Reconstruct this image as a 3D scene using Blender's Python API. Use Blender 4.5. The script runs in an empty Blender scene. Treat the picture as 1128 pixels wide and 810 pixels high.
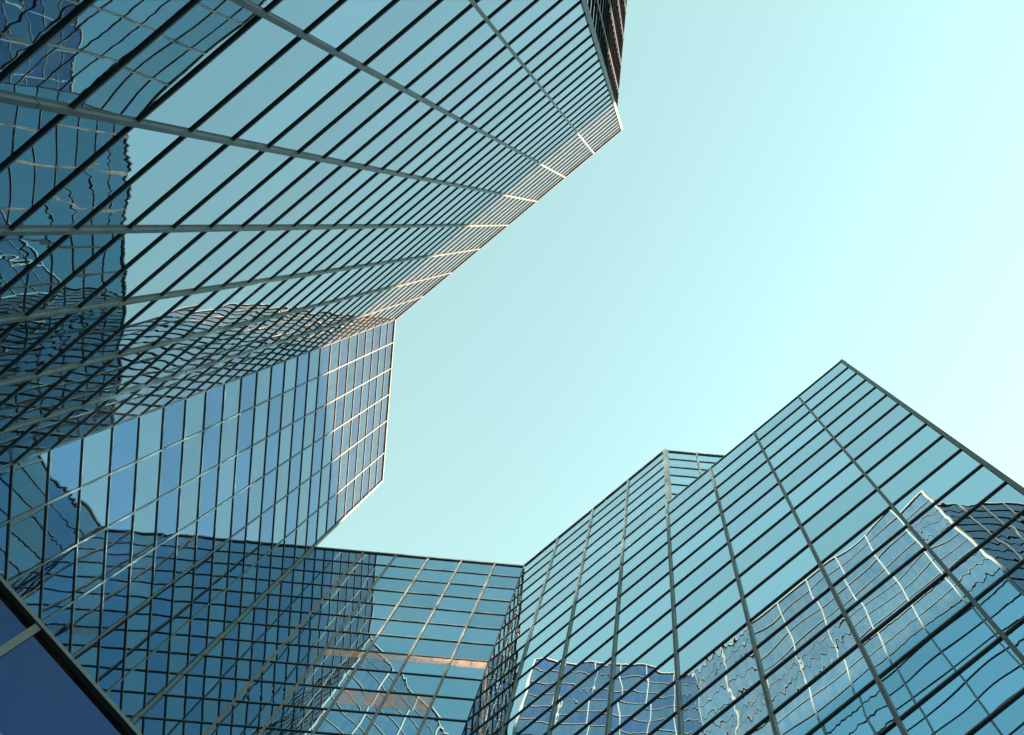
import bpy, math, random
from mathutils import Matrix, Vector

random.seed(7)
scene = bpy.context.scene
C = scene.collection

# ------------------------------------------------------------------ camera
EYE = 1.6
R = ((0.9957812911946702, -0.09169369432428544, -0.0034476844171114377),
     (0.09142949551828579, 0.9946892653422328, -0.0472642863291199),
     (0.007763211703106264, 0.04674967202124286, 0.9988764691942438))
F_PX, PPX, PPY, W_PX, H_PX = 920.0, 718.83, 289.37, 1128.0, 810.0
cd = bpy.data.cameras.new('camera')
cam = bpy.data.objects.new('camera', cd)
C.objects.link(cam)
rt, dn, fw = Vector(R[0]), Vector(R[1]), Vector(R[2])
M3 = Matrix((rt, -dn, -fw)).transposed()
cam.matrix_world = Matrix.Translation((0, 0, EYE)) @ M3.to_4x4()
cd.sensor_fit = 'HORIZONTAL'
cd.sensor_width = 36.0
cd.lens = F_PX / W_PX * 36.0
cd.shift_x = (W_PX / 2 - PPX) / W_PX
cd.shift_y = (PPY - H_PX / 2) / W_PX
cd.clip_start = 0.05
cd.clip_end = 6000
scene.camera = cam

# ------------------------------------------------------------------ light
SUN_AZ = 0.42            # horizontal direction towards the sun
n_s = (math.cos(SUN_AZ) + math.sin(SUN_AZ)) * math.sqrt(.5)
SUN_EL = math.atan(0.635 * n_s)
sd = Vector((math.cos(SUN_AZ) * math.cos(SUN_EL), math.sin(SUN_AZ) * math.cos(SUN_EL), math.sin(SUN_EL)))
world = bpy.data.worlds.new('World')
scene.world = world
world.use_nodes = True
nt = world.node_tree
bg = nt.nodes['Background']
sky = nt.nodes.new('ShaderNodeTexSky')
sky.sky_type = 'NISHITA'
sky.sun_disc = False
sky.sun_elevation = SUN_EL
sky.sun_rotation = math.pi / 2 - SUN_AZ
sky.altitude = 0
sky.air_density = 2.2
sky.dust_density = 0.0
sky.ozone_density = 2.0
tint = nt.nodes.new('ShaderNodeMix')       # white balance of the photograph
tint.data_type = 'RGBA'
tint.blend_type = 'MULTIPLY'
tint.inputs['Factor'].default_value = 1.0
tint.inputs['B'].default_value = (0.99, 1.0, 0.68, 1.0)
nt.links.new(sky.outputs['Color'], tint.inputs['A'])
nt.links.new(tint.outputs['Result'], bg.inputs['Color'])
bg.inputs['Strength'].default_value = 0.05
sl = bpy.data.lights.new('sun', 'SUN')
sl.energy = 5.0
sl.angle = math.radians(1.2)
sl.color = (1.0, 0.62, 0.36)
sun = bpy.data.objects.new('sun', sl)
C.objects.link(sun)
sun.rotation_euler = sd.to_track_quat('Z', 'Y').to_euler()
sun.location = sd * 300
vs = scene.view_settings
vs.view_transform = 'Standard'
vs.look = 'None'
vs.gamma = 1.0
vs.use_curve_mapping = False
vs.exposure = 3.10
scene.cycles.max_bounces = 14
scene.cycles.glossy_bounces = 12
scene.cycles.diffuse_bounces = 4
scene.cycles.sample_clamp_indirect = 24.0
scene.cycles.use_guiding = True              # finds the sunlight thrown down by the mirror glass
scene.cycles.use_surface_guiding = True
scene.cycles.guiding_training_samples = 64
scene.cycles.caustics_reflective = True
scene.cycles.blur_glossy = 0.0
scene.cycles.use_denoising = True

# ------------------------------------------------------------------ materials
def principled(name, base, rough=0.5, metal=0.0, spec=0.5):
    m = bpy.data.materials.new(name)
    m.use_nodes = True
    p = m.node_tree.nodes['Principled BSDF']
    p.inputs['Base Color'].default_value = (*base, 1)
    p.inputs['Roughness'].default_value = rough
    p.inputs['Metallic'].default_value = metal
    p.inputs['Specular IOR Level'].default_value = spec
    return m

def N(t, kind, **kw):
    n = t.nodes.new(kind)
    for k, v in kw.items():
        setattr(n, k, v)
    return n

def metal_paint(name, base, rough=0.45, metal=0.0):
    m = principled(name, base, rough, metal)
    t = m.node_tree
    p = t.nodes['Principled BSDF']
    geo = N(t, 'ShaderNodeNewGeometry')
    nz = N(t, 'ShaderNodeTexNoise')
    nz.inputs['Scale'].default_value = 1.3
    nz.inputs['Detail'].default_value = 6
    nz.inputs['Roughness'].default_value = 0.7
    t.links.new(geo.outputs['Position'], nz.inputs['Vector'])
    rp = N(t, 'ShaderNodeValToRGB')
    rp.color_ramp.elements[0].position = 0.3
    rp.color_ramp.elements[0].color = (*[c * 0.72 for c in base], 1)
    rp.color_ramp.elements[1].position = 0.7
    rp.color_ramp.elements[1].color = (*[min(1, c * 1.15) for c in base], 1)
    t.links.new(nz.outputs['Fac'], rp.inputs['Fac'])
    t.links.new(rp.outputs['Color'], p.inputs['Base Color'])
    return m

def mirror_glass(name, base, wave=0.017, ripple=0.012, tilt=0.005, film=0.009, film_colour=(0.8, 0.74, 0.68)):
    """coated reflective glass: metallic coating, every pane slightly warped in its own way"""
    m = principled(name, base, 0.0, 1.0)
    t = m.node_tree
    p = t.nodes['Principled BSDF']
    L = t.links.new
    geo = N(t, 'ShaderNodeNewGeometry')
    at = N(t, 'ShaderNodeAttribute', attribute_name='pane_seed')
    # slow pillow of the pane
    off = N(t, 'ShaderNodeVectorMath', operation='MULTIPLY_ADD')
    L(at.outputs['Vector'], off.inputs[0])
    off.inputs[1].default_value = (60, 60, 60)
    L(geo.outputs['Position'], off.inputs[2])
    def noise(scale, detail, amp):
        n = N(t, 'ShaderNodeTexNoise')
        n.inputs['Scale'].default_value = scale
        n.inputs['Detail'].default_value = detail
        n.inputs['Roughness'].default_value = 0.4
        L(off.outputs['Vector'], n.inputs['Vector'])
        s = N(t, 'ShaderNodeVectorMath', operation='SUBTRACT')
        L(n.outputs['Color'], s.inputs[0])
        s.inputs[1].default_value = (.5, .5, .5)
        k = N(t, 'ShaderNodeVectorMath', operation='SCALE')
        L(s.outputs['Vector'], k.inputs[0])
        k.inputs['Scale'].default_value = amp
        return k.outputs['Vector']
    def add(a, b):
        v = N(t, 'ShaderNodeVectorMath', operation='ADD')
        L(a, v.inputs[0]); L(b, v.inputs[1])
        return v.outputs['Vector']
    acc = add(geo.outputs['Normal'], noise(0.42, 0.6, wave))
    # roller waves left by tempering
    wv = N(t, 'ShaderNodeTexNoise')
    wv.inputs['Scale'].default_value = 7.0
    wv.inputs['Detail'].default_value = 0.0
    mp = N(t, 'ShaderNodeVectorMath', operation='MULTIPLY')
    L(off.outputs['Vector'], mp.inputs[0])
    mp.inputs[1].default_value = (1.0, 1.0, 0.25)
    L(mp.outputs['Vector'], wv.inputs['Vector'])
    s = N(t, 'ShaderNodeVectorMath', operation='SUBTRACT')
    L(wv.outputs['Color'], s.inputs[0]); s.inputs[1].default_value = (.5, .5, .5)
    k = N(t, 'ShaderNodeVectorMath', operation='SCALE')
    L(s.outputs['Vector'], k.inputs[0]); sz = N(t, 'ShaderNodeSeparateXYZ')
    L(at.outputs['Vector'], sz.inputs[0])
    pw = N(t, 'ShaderNodeMath', operation='POWER')      # only some panes have strong roller waves
    L(sz.outputs['Z'], pw.inputs[0]); pw.inputs[1].default_value = 4.0
    ml = N(t, 'ShaderNodeMath', operation='MULTIPLY')
    L(pw.outputs[0], ml.inputs[0]); ml.inputs[1].default_value = ripple
    L(ml.outputs[0], k.inputs['Scale'])
    acc = add(acc, k.outputs['Vector'])
    s = N(t, 'ShaderNodeVectorMath', operation='SUBTRACT')
    L(at.outputs['Vector'], s.inputs[0]); s.inputs[1].default_value = (.5, .5, .5)
    k = N(t, 'ShaderNodeVectorMath', operation='SCALE')
    L(s.outputs['Vector'], k.inputs[0]); k.inputs['Scale'].default_value = tilt
    acc = add(acc, k.outputs['Vector'])
    nn = N(t, 'ShaderNodeVectorMath', operation='NORMALIZE')
    L(acc, nn.inputs[0])
    L(nn.outputs['Vector'], p.inputs['Normal'])
    # each pane a touch different in tint
    sx = N(t, 'ShaderNodeSeparateXYZ')
    L(at.outputs['Vector'], sx.inputs[0])
    mr = N(t, 'ShaderNodeMapRange')
    mr.inputs['To Min'].default_value = 0.90
    mr.inputs['To Max'].default_value = 1.08
    L(sx.outputs['Y'], mr.inputs['Value'])
    mx = N(t, 'ShaderNodeVectorMath', operation='SCALE')
    mx.inputs[0].default_value = base
    L(mr.outputs['Result'], mx.inputs['Scale'])
    L(mx.outputs['Vector'], p.inputs['Base Color'])
    # thin film of city dust on the coating
    df = N(t, 'ShaderNodeBsdfDiffuse')
    df.inputs['Color'].default_value = (*film_colour, 1)
    ms = N(t, 'ShaderNodeMixShader')
    st = N(t, 'ShaderNodeVectorMath', operation='MULTIPLY')      # rain-run streaks in the film
    L(off.outputs['Vector'], st.inputs[0]); st.inputs[1].default_value = (2.2, 2.2, 0.55)
    sn = N(t, 'ShaderNodeTexNoise')
    sn.inputs['Scale'].default_value = 1.0
    sn.inputs['Detail'].default_value = 5.0
    L(st.outputs['Vector'], sn.inputs['Vector'])
    fr = N(t, 'ShaderNodeMapRange')
    fr.inputs['From Min'].default_value = 0.3
    fr.inputs['From Max'].default_value = 0.7
    fr.inputs['To Min'].default_value = film * 0.35
    fr.inputs['To Max'].default_value = film * 1.65
    L(sn.outputs['Fac'], fr.inputs['Value'])
    L(fr.outputs['Result'], ms.inputs['Fac'])
    L(p.outputs['BSDF'], ms.inputs[1])
    L(df.outputs['BSDF'], ms.inputs[2])
    L(ms.outputs['Shader'], t.nodes['Material Output'].inputs['Surface'])
    return m

M = {
    'glass': mirror_glass('blue_mirror_glass', (0.23, 0.34, 0.42), film=0.018),
    'glass_light': mirror_glass('light_blue_mirror_glass', (0.45, 0.68, 0.80)),
    'glass_link': mirror_glass('clear_blue_mirror_glass', (0.20, 0.40, 0.53)),
    'glass_blue': mirror_glass('deeper_blue_mirror_glass', (0.08, 0.17, 0.30)),
    'glass_pale': mirror_glass('pale_spandrel_glass', (0.13, 0.215, 0.29)),
    'glass_dark': mirror_glass('dark_blue_wing_glass', (0.02, 0.045, 0.115), wave=0.003),
    'metal': metal_paint('grey_blue_aluminium_bars', (0.105, 0.145, 0.18), 0.5),
    'glow_blind': mirror_glass('painted_sun_glow_blind', (0.20, 0.40, 0.52), film=0.42, film_colour=(0.85, 0.42, 0.24)),  # warm sun glow is put into the peach colour of the blinds
    'glass_navy': mirror_glass('navy_side_glass', (0.03, 0.06, 0.13), film=0.0),
    'warm_glow_metal': metal_paint('painted_warm_glow_bars', (0.21, 0.17, 0.15), 0.45),  # warm tint stands in for sunlight thrown onto the link bars
    'shade_bar': metal_paint('painted_shade_bars', (0.04, 0.065, 0.09), 0.5),  # bar metal darkened in colour so the narrow end facade looks unlit
    'shade_fin': principled('painted_shade_fins', (0.008, 0.014, 0.035), 0.5),  # transom metal darkened in colour as shade on the narrow end facade
    'core': principled('dark_backing', (0.02, 0.025, 0.03), 0.8),
    'roof': metal_paint('grey_roof_membrane', (0.22, 0.22, 0.21), 0.9),
}

def paving():
    m = principled('stone_paving', (0.16, 0.155, 0.15), 0.85)
    t = m.node_tree
    p = t.nodes['Principled BSDF']
    geo = N(t, 'ShaderNodeNewGeometry')
    br = N(t, 'ShaderNodeTexBrick')
    br.inputs['Scale'].default_value = 1.0
    br.inputs['Color1'].default_value = (0.10, 0.10, 0.10, 1)
    br.inputs['Color2'].default_value = (0.14, 0.135, 0.13, 1)
    br.inputs['Mortar'].default_value = (0.05, 0.05, 0.05, 1)
    br.inputs['Mortar Size'].default_value = 0.008
    t.links.new(geo.outputs['Position'], br.inputs['Vector'])
    t.links.new(br.outputs['Color'], p.inputs['Base Color'])
    return m

# ------------------------------------------------------------------ mesh helpers
class MB:
    def __init__(self):
        self.v, self.f, self.s = [], [], []
    def box(self, o, u, n, w0, w1, d0, d1, z0, z1, seed=(0, 0, 0)):
        """box along unit u (w0..w1), outward unit n (d0..d1), height z0..z1, from plan origin o"""
        b = len(self.v)
        for z in (z0, z1):
            for w, d in ((w0, d0), (w1, d0), (w1, d1), (w0, d1)):
                self.v.append((o[0] + u[0] * w + n[0] * d, o[1] + u[1] * w + n[1] * d, z))
        fs = [(0, 3, 2, 1), (4, 5, 6, 7), (0, 1, 5, 4), (1, 2, 6, 5), (2, 3, 7, 6), (3, 0, 4, 7)]
        if u[0] * n[1] - u[1] * n[0] < 0:
            fs = [tuple(reversed(q)) for q in fs]
        for q in fs:
            self.f.append(tuple(b + i for i in q)); self.s.append(seed)
    def prism(self, pts, z0, z1):
        a = sum(pts[i][0] * pts[(i + 1) % len(pts)][1] - pts[(i + 1) % len(pts)][0] * pts[i][1] for i in range(len(pts)))
        if a < 0:
            pts = list(reversed(pts))
        b = len(self.v); n = len(pts)
        self.v += [(x, y, z0) for x, y in pts] + [(x, y, z1) for x, y in pts]
        self.f.append(tuple(b + i for i in reversed(range(n)))); self.s.append((0, 0, 0))
        self.f.append(tuple(b + n + i for i in range(n))); self.s.append((0, 0, 0))
        for i in range(n):
            j = (i + 1) % n
            self.f.append((b + i, b + j, b + n + j, b + n + i)); self.s.append((0, 0, 0))
    def build(self, name, mat, parent=None, base=(0, 0, 0)):
        me = bpy.data.meshes.new(name)
        me.from_pydata([(x - base[0], y - base[1], z - base[2]) for x, y, z in self.v], [], self.f)
        if any(s != (0, 0, 0) for s in self.s):
            a = me.attributes.new('pane_seed', 'FLOAT_VECTOR', 'FACE')
            a.data.foreach_set('vector', [c for s in self.s for c in s])
        me.materials.append(mat)
        me.update()
        o = bpy.data.objects.new(name, me)
        C.objects.link(o)
        if parent is not None:
            o.parent = parent
        return o

def thing(name, loc, label, cat, group=None):
    o = bpy.data.objects.new(name, None)
    o.empty_display_size = 1.0
    C.objects.link(o)
    o.location = loc
    o['label'] = label
    o['category'] = cat
    if group:
        o['group'] = group
    return o

def project(P):
    q = Vector((P[0], P[1], P[2] - EYE))
    x, y, z = rt.dot(q), dn.dot(q), fw.dot(q)
    if z < 0.05:
        return None
    return (PPX + F_PX * x / z, PPY + F_PX * y / z)

def seen_area(corners):
    pp = [project(c) for c in corners]
    if any(p is None for p in pp):
        return 0.0
    cx = sum(p[0] for p in pp) / 4; cy = sum(p[1] for p in pp) / 4
    if not (-40 < cx < W_PX + 40 and -40 < cy < H_PX + 40):
        return 0.0
    a = 0
    for i in range(4):
        j = (i + 1) % 4
        a += pp[i][0] * pp[j][1] - pp[j][0] * pp[i][1]
    return abs(a) / 2

ROW = 1.9
class Building:
    """collects panes, mullions and transoms of all its facades, then links them as parts"""
    def __init__(self, root, wall):
        self.root = root
        self.wall = wall
        self.base = root.location
        self.panes, self.trans, self.mull = [], [], []
    def facade(self, o, u, n, ticks, top, bottom, ends, glass, mw=0.125, md=0.12, tw=0.05, td=0.085,
               coping=(0.16, 0.12), faced=True, tmat='metal', mmat='metal'):
        """ticks: positions of the mullions along u; ends: extent along u; rows counted down from top"""
        o = (o[0], o[1]); base = self.base
        edges = sorted(set([ends[0]] + list(ticks) + [ends[1]]))
        nrow = int(math.ceil((top - bottom) / ROW - 1e-6))
        for r in range(nrow):
            z1 = top - r * ROW
            z0 = max(bottom, z1 - ROW)
            for a, b in zip(edges[:-1], edges[1:]):
                if b - a < 0.05:
                    continue
                g = glass(r) if callable(glass) else glass
                mb = MB()
                mb.box(o, u, n, a + .012, b - .012, 0.004, 0.03, z0 + .012, z1 - .012,
                       (random.random(), random.random(), random.random()))
                cs = [(o[0] + u[0] * w, o[1] + u[1] * w, z) for w, z in ((a, z0), (b, z0), (b, z1), (a, z1))]
                self.panes.append((seen_area(cs) if faced else 0, mb, g))
            if r > 0:
                mb = MB()
                mb.box(o, u, n, ends[0] + .003 * 0, ends[1], 0.0, td, z1 - tw / 2, z1 + tw / 2)
                cs = [(o[0] + u[0] * w, o[1] + u[1] * w, z) for w, z in ((ends[0], z1), (ends[1], z1), (ends[1], z1 + .1), (ends[0], z1 + .1))]
                self.trans.append((self.line_len(o, u, ends, z1, z1) if faced else 0, mb, tmat))
        for tk in ticks:
            mb = MB()
            zt = top - coping[0] * .5
            zj = top - 4.45 * ROW
            while zt > bottom + .1:                      # lengths of bar butted with open splice joints
                mb.box(o, u, n, tk - mw / 2, tk + mw / 2, 0.0, md, max(bottom, zj + .012), zt)
                zt = zj - .012
                zj -= 4 * ROW
            self.mull.append((mmat, mb))
        mb = MB()
        mb.box(o, u, n, ends[0], ends[1], -0.25, coping[1], top - coping[0] / 2, top + coping[0] / 2)
        mb.build('coping', M['metal'], self.wall, base)
    def line_len(self, o, u, ends, z0, z1):
        # length in the picture of the piece of this line that falls inside the frame
        k, tot, last = 24, 0.0, None
        for i in range(k + 1):
            w = ends[0] + (ends[1] - ends[0]) * i / k
            p = project((o[0] + u[0] * w, o[1] + u[1] * w, z0))
            if p and -5 < p[0] < W_PX + 5 and -5 < p[1] < H_PX + 5:
                if last:
                    tot += math.dist(p, last)
                last = p
            else:
                last = None
        return tot
    def finish(self, most=100):
        self.panes.sort(key=lambda t: -t[0])
        for s, mb, g in self.panes[:most]:
            mb.build('glass_pane', g, self.root, self.base)
        rest = {}
        one = MB(); mats = []; idx = []
        for s, mb, g in self.panes[most:]:
            if g not in mats:
                mats.append(g)
            b = len(one.v)
            one.v += mb.v
            one.f += [tuple(b + i for i in f) for f in mb.f]
            one.s += mb.s
            idx += [mats.index(g)] * len(mb.f)
        if one.v:
            ob = one.build('glass_panes', mats[0], self.root, self.base)
            for g in mats[1:]:
                ob.data.materials.append(g)
            ob.data.polygons.foreach_set('material_index', idx)
            ob['kind'] = 'stuff'
        self.trans.sort(key=lambda t: -t[0])
        for s, mb, tm in self.trans[:most]:
            mb.build('transom', M[tm], self.root, self.base)
        one = MB()
        for s, mb, tm in self.trans[most:]:
            b = len(one.v)
            one.v += mb.v; one.s += mb.s
            one.f += [tuple(b + i for i in f) for f in mb.f]
        if one.v:
            one.build('transoms', M[self.trans[-1][2]], self.root, self.base)['kind'] = 'stuff'
        for s, mb in self.mull:
            mb.build('mullion', M[s], self.root, self.base)

def inset_core(pts, d=0.0):
    return pts

s2 = math.sqrt(.5)
DIAG = (s2, -s2)            # long direction of the two facing slanted facades
NA = (s2, s2)               # outward from the tall tower's slanted facade
NC = (-s2, -s2)

# ------------------------------------------------------------------ ground
mb = MB()
mb.v += [(-2500, -2500, 0), (2500, -2500, 0), (2500, 2500, 0), (-2500, 2500, 0)]
mb.f.append((0, 1, 2, 3)); mb.s.append((0, 0, 0))
g = mb.build('ground', paving())
g['kind'] = 'structure'

# ------------------------------------------------------------------ tall tower: slanted facade, side facade, narrow end facade
HA = 75.70 + EYE
SX, SY = -22.33, 10.84
BA = 3.3706
PX_, PY_ = SX + 8 * BA * s2, SY - 8 * BA * s2
YD = 25.875
GX = -3.95
t = thing('glass_tower', (SX, SY, 0), 'tallest mirror glass tower, upper left, its slanted facade ending in cream sunlit rows', 'tower')
core = MB()
core.prism([(SX, SY), (PX_, PY_), (PX_, PY_ - .25), (GX, PY_ - .8), (GX, -42), (-52, -42), (-52, YD - .01), (SX, YD - .01)], 0, HA - 0.1)
wall = core.build('wall', M['core'], t, t.location)
rf = MB()
rf.prism([(SX - .3, SY - .1), (PX_ - .6, PY_ - .3), (GX - .3, -41.7), (-51.7, -41.7), (-51.7, YD - .4), (SX - .3, YD - .4)], HA - 0.098, HA - .02)
rf.build('roof', M['roof'], t, t.location)
b = Building(t, wall)
b.facade((SX, SY), DIAG, NA, [k * BA for k in range(1, 8)], HA, 0.2, (0.0, 8 * BA - .02), M['glass'])
b.facade((SX, SY), (0, 1), (1, 0), [2.12, 4.50, 6.90, 9.33, 12.30], HA, 0.2, (0.0, YD - SY),
         lambda r: M['glass_blue'] if r % 2 == 0 else M['glass_pale'], mw=0.085, md=0.075)
b.facade((GX, PY_ - .8), (0, -1), (1, 0), [2.4 * k for k in range(1, 12)], HA, 0.2, (0.0, 30.0), M['glass_navy'], md=.14, td=.10, tw=.06, tmat='shade_fin', mmat='shade_bar')
# posts: at the inner seam, at the free end of the slanted facade
mb = MB(); mb.box((SX, SY), DIAG, NA, -0.03, 0.09, -0.1, 0.07, 0, HA + .08); mb.build('corner_post', M['metal'], t, t.location)
mb = MB(); mb.prism([(PX_ - .10, PY_ + .10), (PX_ - .02, PY_ + .20), (PX_ + .12, PY_ + .06), (PX_ + .03, PY_ - .06)], 0, HA + .08)
mb.build('corner_post', M['metal'], t, t.location)
mb = MB(); mb.box((SX, YD), (0, -1), (1, 0), 0.004, 0.20, -.1, .13, 0, HA + .08); mb.build('corner_post', M['metal'], t, t.location)
b.finish()

# ------------------------------------------------------------------ link block between the towers
HD = 60.007 + EYE
XC = -6.874
t = thing('link_building', ((SX + XC) / 2, YD, 0), 'lower flat-topped glass block closing the court at the bottom, between the two towers', 'building')
core = MB(); core.prism([(SX + .01, YD), (XC - .01, YD), (XC - .01, YD + 24), (SX + .01, YD + 24)], 0, HD - .1); wall = core.build('wall', M['core'], t, t.location)
rf = MB(); rf.prism([(SX + .3, YD + .3), (XC - .3, YD + .3), (XC - .3, YD + 23.7), (SX + .3, YD + 23.7)], HD - .098, HD - .02); rf.build('roof', M['roof'], t, t.location)
b = Building(t, wall)
b.facade((XC, YD), (-1, 0), (0, -1), [2.11, 4.55, 6.95, 9.34, 11.73], HD, 0.2, (0.02, XC - SX - .14), M['glass_link'], mw=0.12, md=0.10, mmat='warm_glow_metal')
b.finish()
for r, w0, w1, h, z_off in ((7, .08, 2.04, .72, .04), (7, 2.18, 4.48, .72, .04), (7, 4.62, 6.88, .72, .04), (7, 7.02, 9.27, .72, .04),
                     (9, 2.18, 4.48, 1.25, .12), (9, 4.62, 6.88, 1.25, .12)):
    mb = MB()
    z1 = HD - r * ROW - z_off
    mb.box((XC, YD), (-1, 0), (0, -1), w0, w1, .031, .034, z1 - h, z1, (random.random(), random.random(), random.random()))
    mb.build('sun_glow_blind', M['glow_blind'], t, t.location)  # blind bands with the sunlit glow in their colour

# ------------------------------------------------------------------ stepped tower on the right
BC = 3.3366
HC1 = HD - 6 * ROW
c4 = (XC + 4 * BC * s2, YD - 4 * BC * s2)
c8 = (XC + 8 * BC * s2, YD - 8 * BC * s2)
t = thing('stepped_glass_tower', (c4[0], c4[1], 0), 'stepped mirror glass tower at the lower right whose pointed corner juts into the sky', 'tower')
core = MB(); core.prism([(XC, YD), c4, (c4[0] + 24, c4[1]), (c4[0] + 24, YD + 24), (XC, YD + 24)], 0, HD - .1)
wall = core.build('wall', M['core'], t, t.location)
core = MB(); core.prism([c4, c8, (c8[0] + 9.4, c4[1] - .01), (c4[0] + .01, c4[1] - .01)], 0, HC1 - .1)
core.build('lower_wall', M['core'], t, t.location)
rf = MB(); rf.prism([(XC + .5, YD + .3), (c4[0] + .2, c4[1] + .5), (c4[0] + 23.7, c4[1] + .4), (c4[0] + 23.7, YD + 23.7), (XC + .5, YD + 23.7)], HD - .098, HD - .02)
rf.build('roof', M['roof'], t, t.location)
rf = MB(); rf.prism([(c4[0] + .8, c4[1] - .3), (c8[0], c8[1] + .4), (c8[0] + 8.6, c4[1] - .3)], HC1 - .098, HC1 - .02)
rf.build('roof', M['roof'], t, t.location)
b = Building(t, wall)
b.facade((XC, YD), DIAG, NC, [k * BC for k in range(1, 4)], HD, HC1, (0.10, 4 * BC - .05), M['glass_light'])
b.facade((XC, YD), DIAG, NC, [k * BC for k in range(1, 8)], HC1, 0.2, (0.10, 8 * BC - .12), M['glass_light'], coping=(0.10, 0.08))
b.facade(c4, (1, 0), (0, -1), [2.36 * k for k in range(1, 6)], HD, HC1 - .05, (0.15, 14.0), M['glass_light'])
b.facade(c8, (s2, s2), (s2, -s2), [3.3366 * k for k in range(1, 4)], HC1, 0.2, (0.1, 13.2), M['glass'])
mb = MB(); mb.prism([(c4[0] - .10, c4[1] - .06), (c4[0] + .06, c4[1] - .22), (c4[0] + .30, c4[1] - .10), (c4[0] + .30, c4[1] + .1), (c4[0] - .04, c4[1] + .1)], HC1 + .05, HD + .08)
mb.build('corner_post', M['metal'], t, t.location)
mb = MB(); mb.prism([(c8[0] - .16, c8[1] + .02), (c8[0] - .04, c8[1] - .10), (c8[0] + .12, c8[1] + .0), (c8[0] + .0, c8[1] + .16)], 0, HC1 + .06)
mb.build('corner_post', M['metal'], t, t.location)
b.finish()

# ------------------------------------------------------------------ low wing in front, corner of the picture
HW = 15.2 + EYE
wx, wy = -15.35 + .2, 3.85 + .2
t = thing('low_wing', (wx, wy, 0), 'low dark blue glass wing with a black edge cutting the bottom left corner', 'building')
core = MB(); core.prism([(wx, wy), (wx + 10.4, wy + 10.4), (wx + 10.4, 25.4), (-21.9, 25.4), (-21.9, 10.9)], 0, HW - .1)
wall = core.build('wall', M['core'], t, t.location)
rf = MB(); rf.prism([(wx, wy + .5), (wx + 10.1, wy + 10.6), (wx + 10.1, 25.1), (-21.6, 25.1), (-21.6, 11.2)], HW - .098, HW - .02)
rf.build('roof', M['roof'], t, t.location)
b = Building(t, wall)
b.facade((wx, wy), (s2, s2), (s2, -s2), [6.35, 6.35 + 3.6, 6.35 - 3.6], HW, 0.2, (0.0, 14.7), M['glass_dark'], coping=(0.08, 0.15), mw=.15)
b.facade((wx + 10.4, wy + 10.4), (0, 1), (1, 0), [2.4, 4.8, 7.2], HW, 0.2, (0.0, 10.9), M['glass_dark'], faced=False)
b.finish()

# ------------------------------------------------------------------ unseen tower added behind the stepped tower to shade the court
HN = 58.6 + EYE + .635 * (62 + 8.13)
def pt(np_, t_):
    return (np_ * s2 + t_ * s2, np_ * s2 - t_ * s2)
t = thing('unseen_shade_tower', (*pt(62, 20), 0), 'unseen tower added behind the stepped glass tower to cast a shadow line', 'tower')
core = MB(); core.prism([pt(62, -65), pt(62, 115), pt(84, 115), pt(84, -65)], 0, HN - .3); wall = core.build('wall', M['glass_dark'], t, t.location)
rf = MB(); rf.prism([pt(61.8, -65.2), pt(61.8, 115.2), pt(84.2, 115.2), pt(84.2, -65.2)], HN - .298, HN); rf.build('roof', M['metal'], t, t.location)
mb = MB()
for k in range(30):
    z = 3 + k * 3.0
    if z < HN - 4:
        mb.box(pt(62, -64), DIAG, NC, 0, 178, 0.002, .05, z, z + 1.7, (.3, .3, .3))
mb.build('window_band', M['glass_dark'], t, t.location)
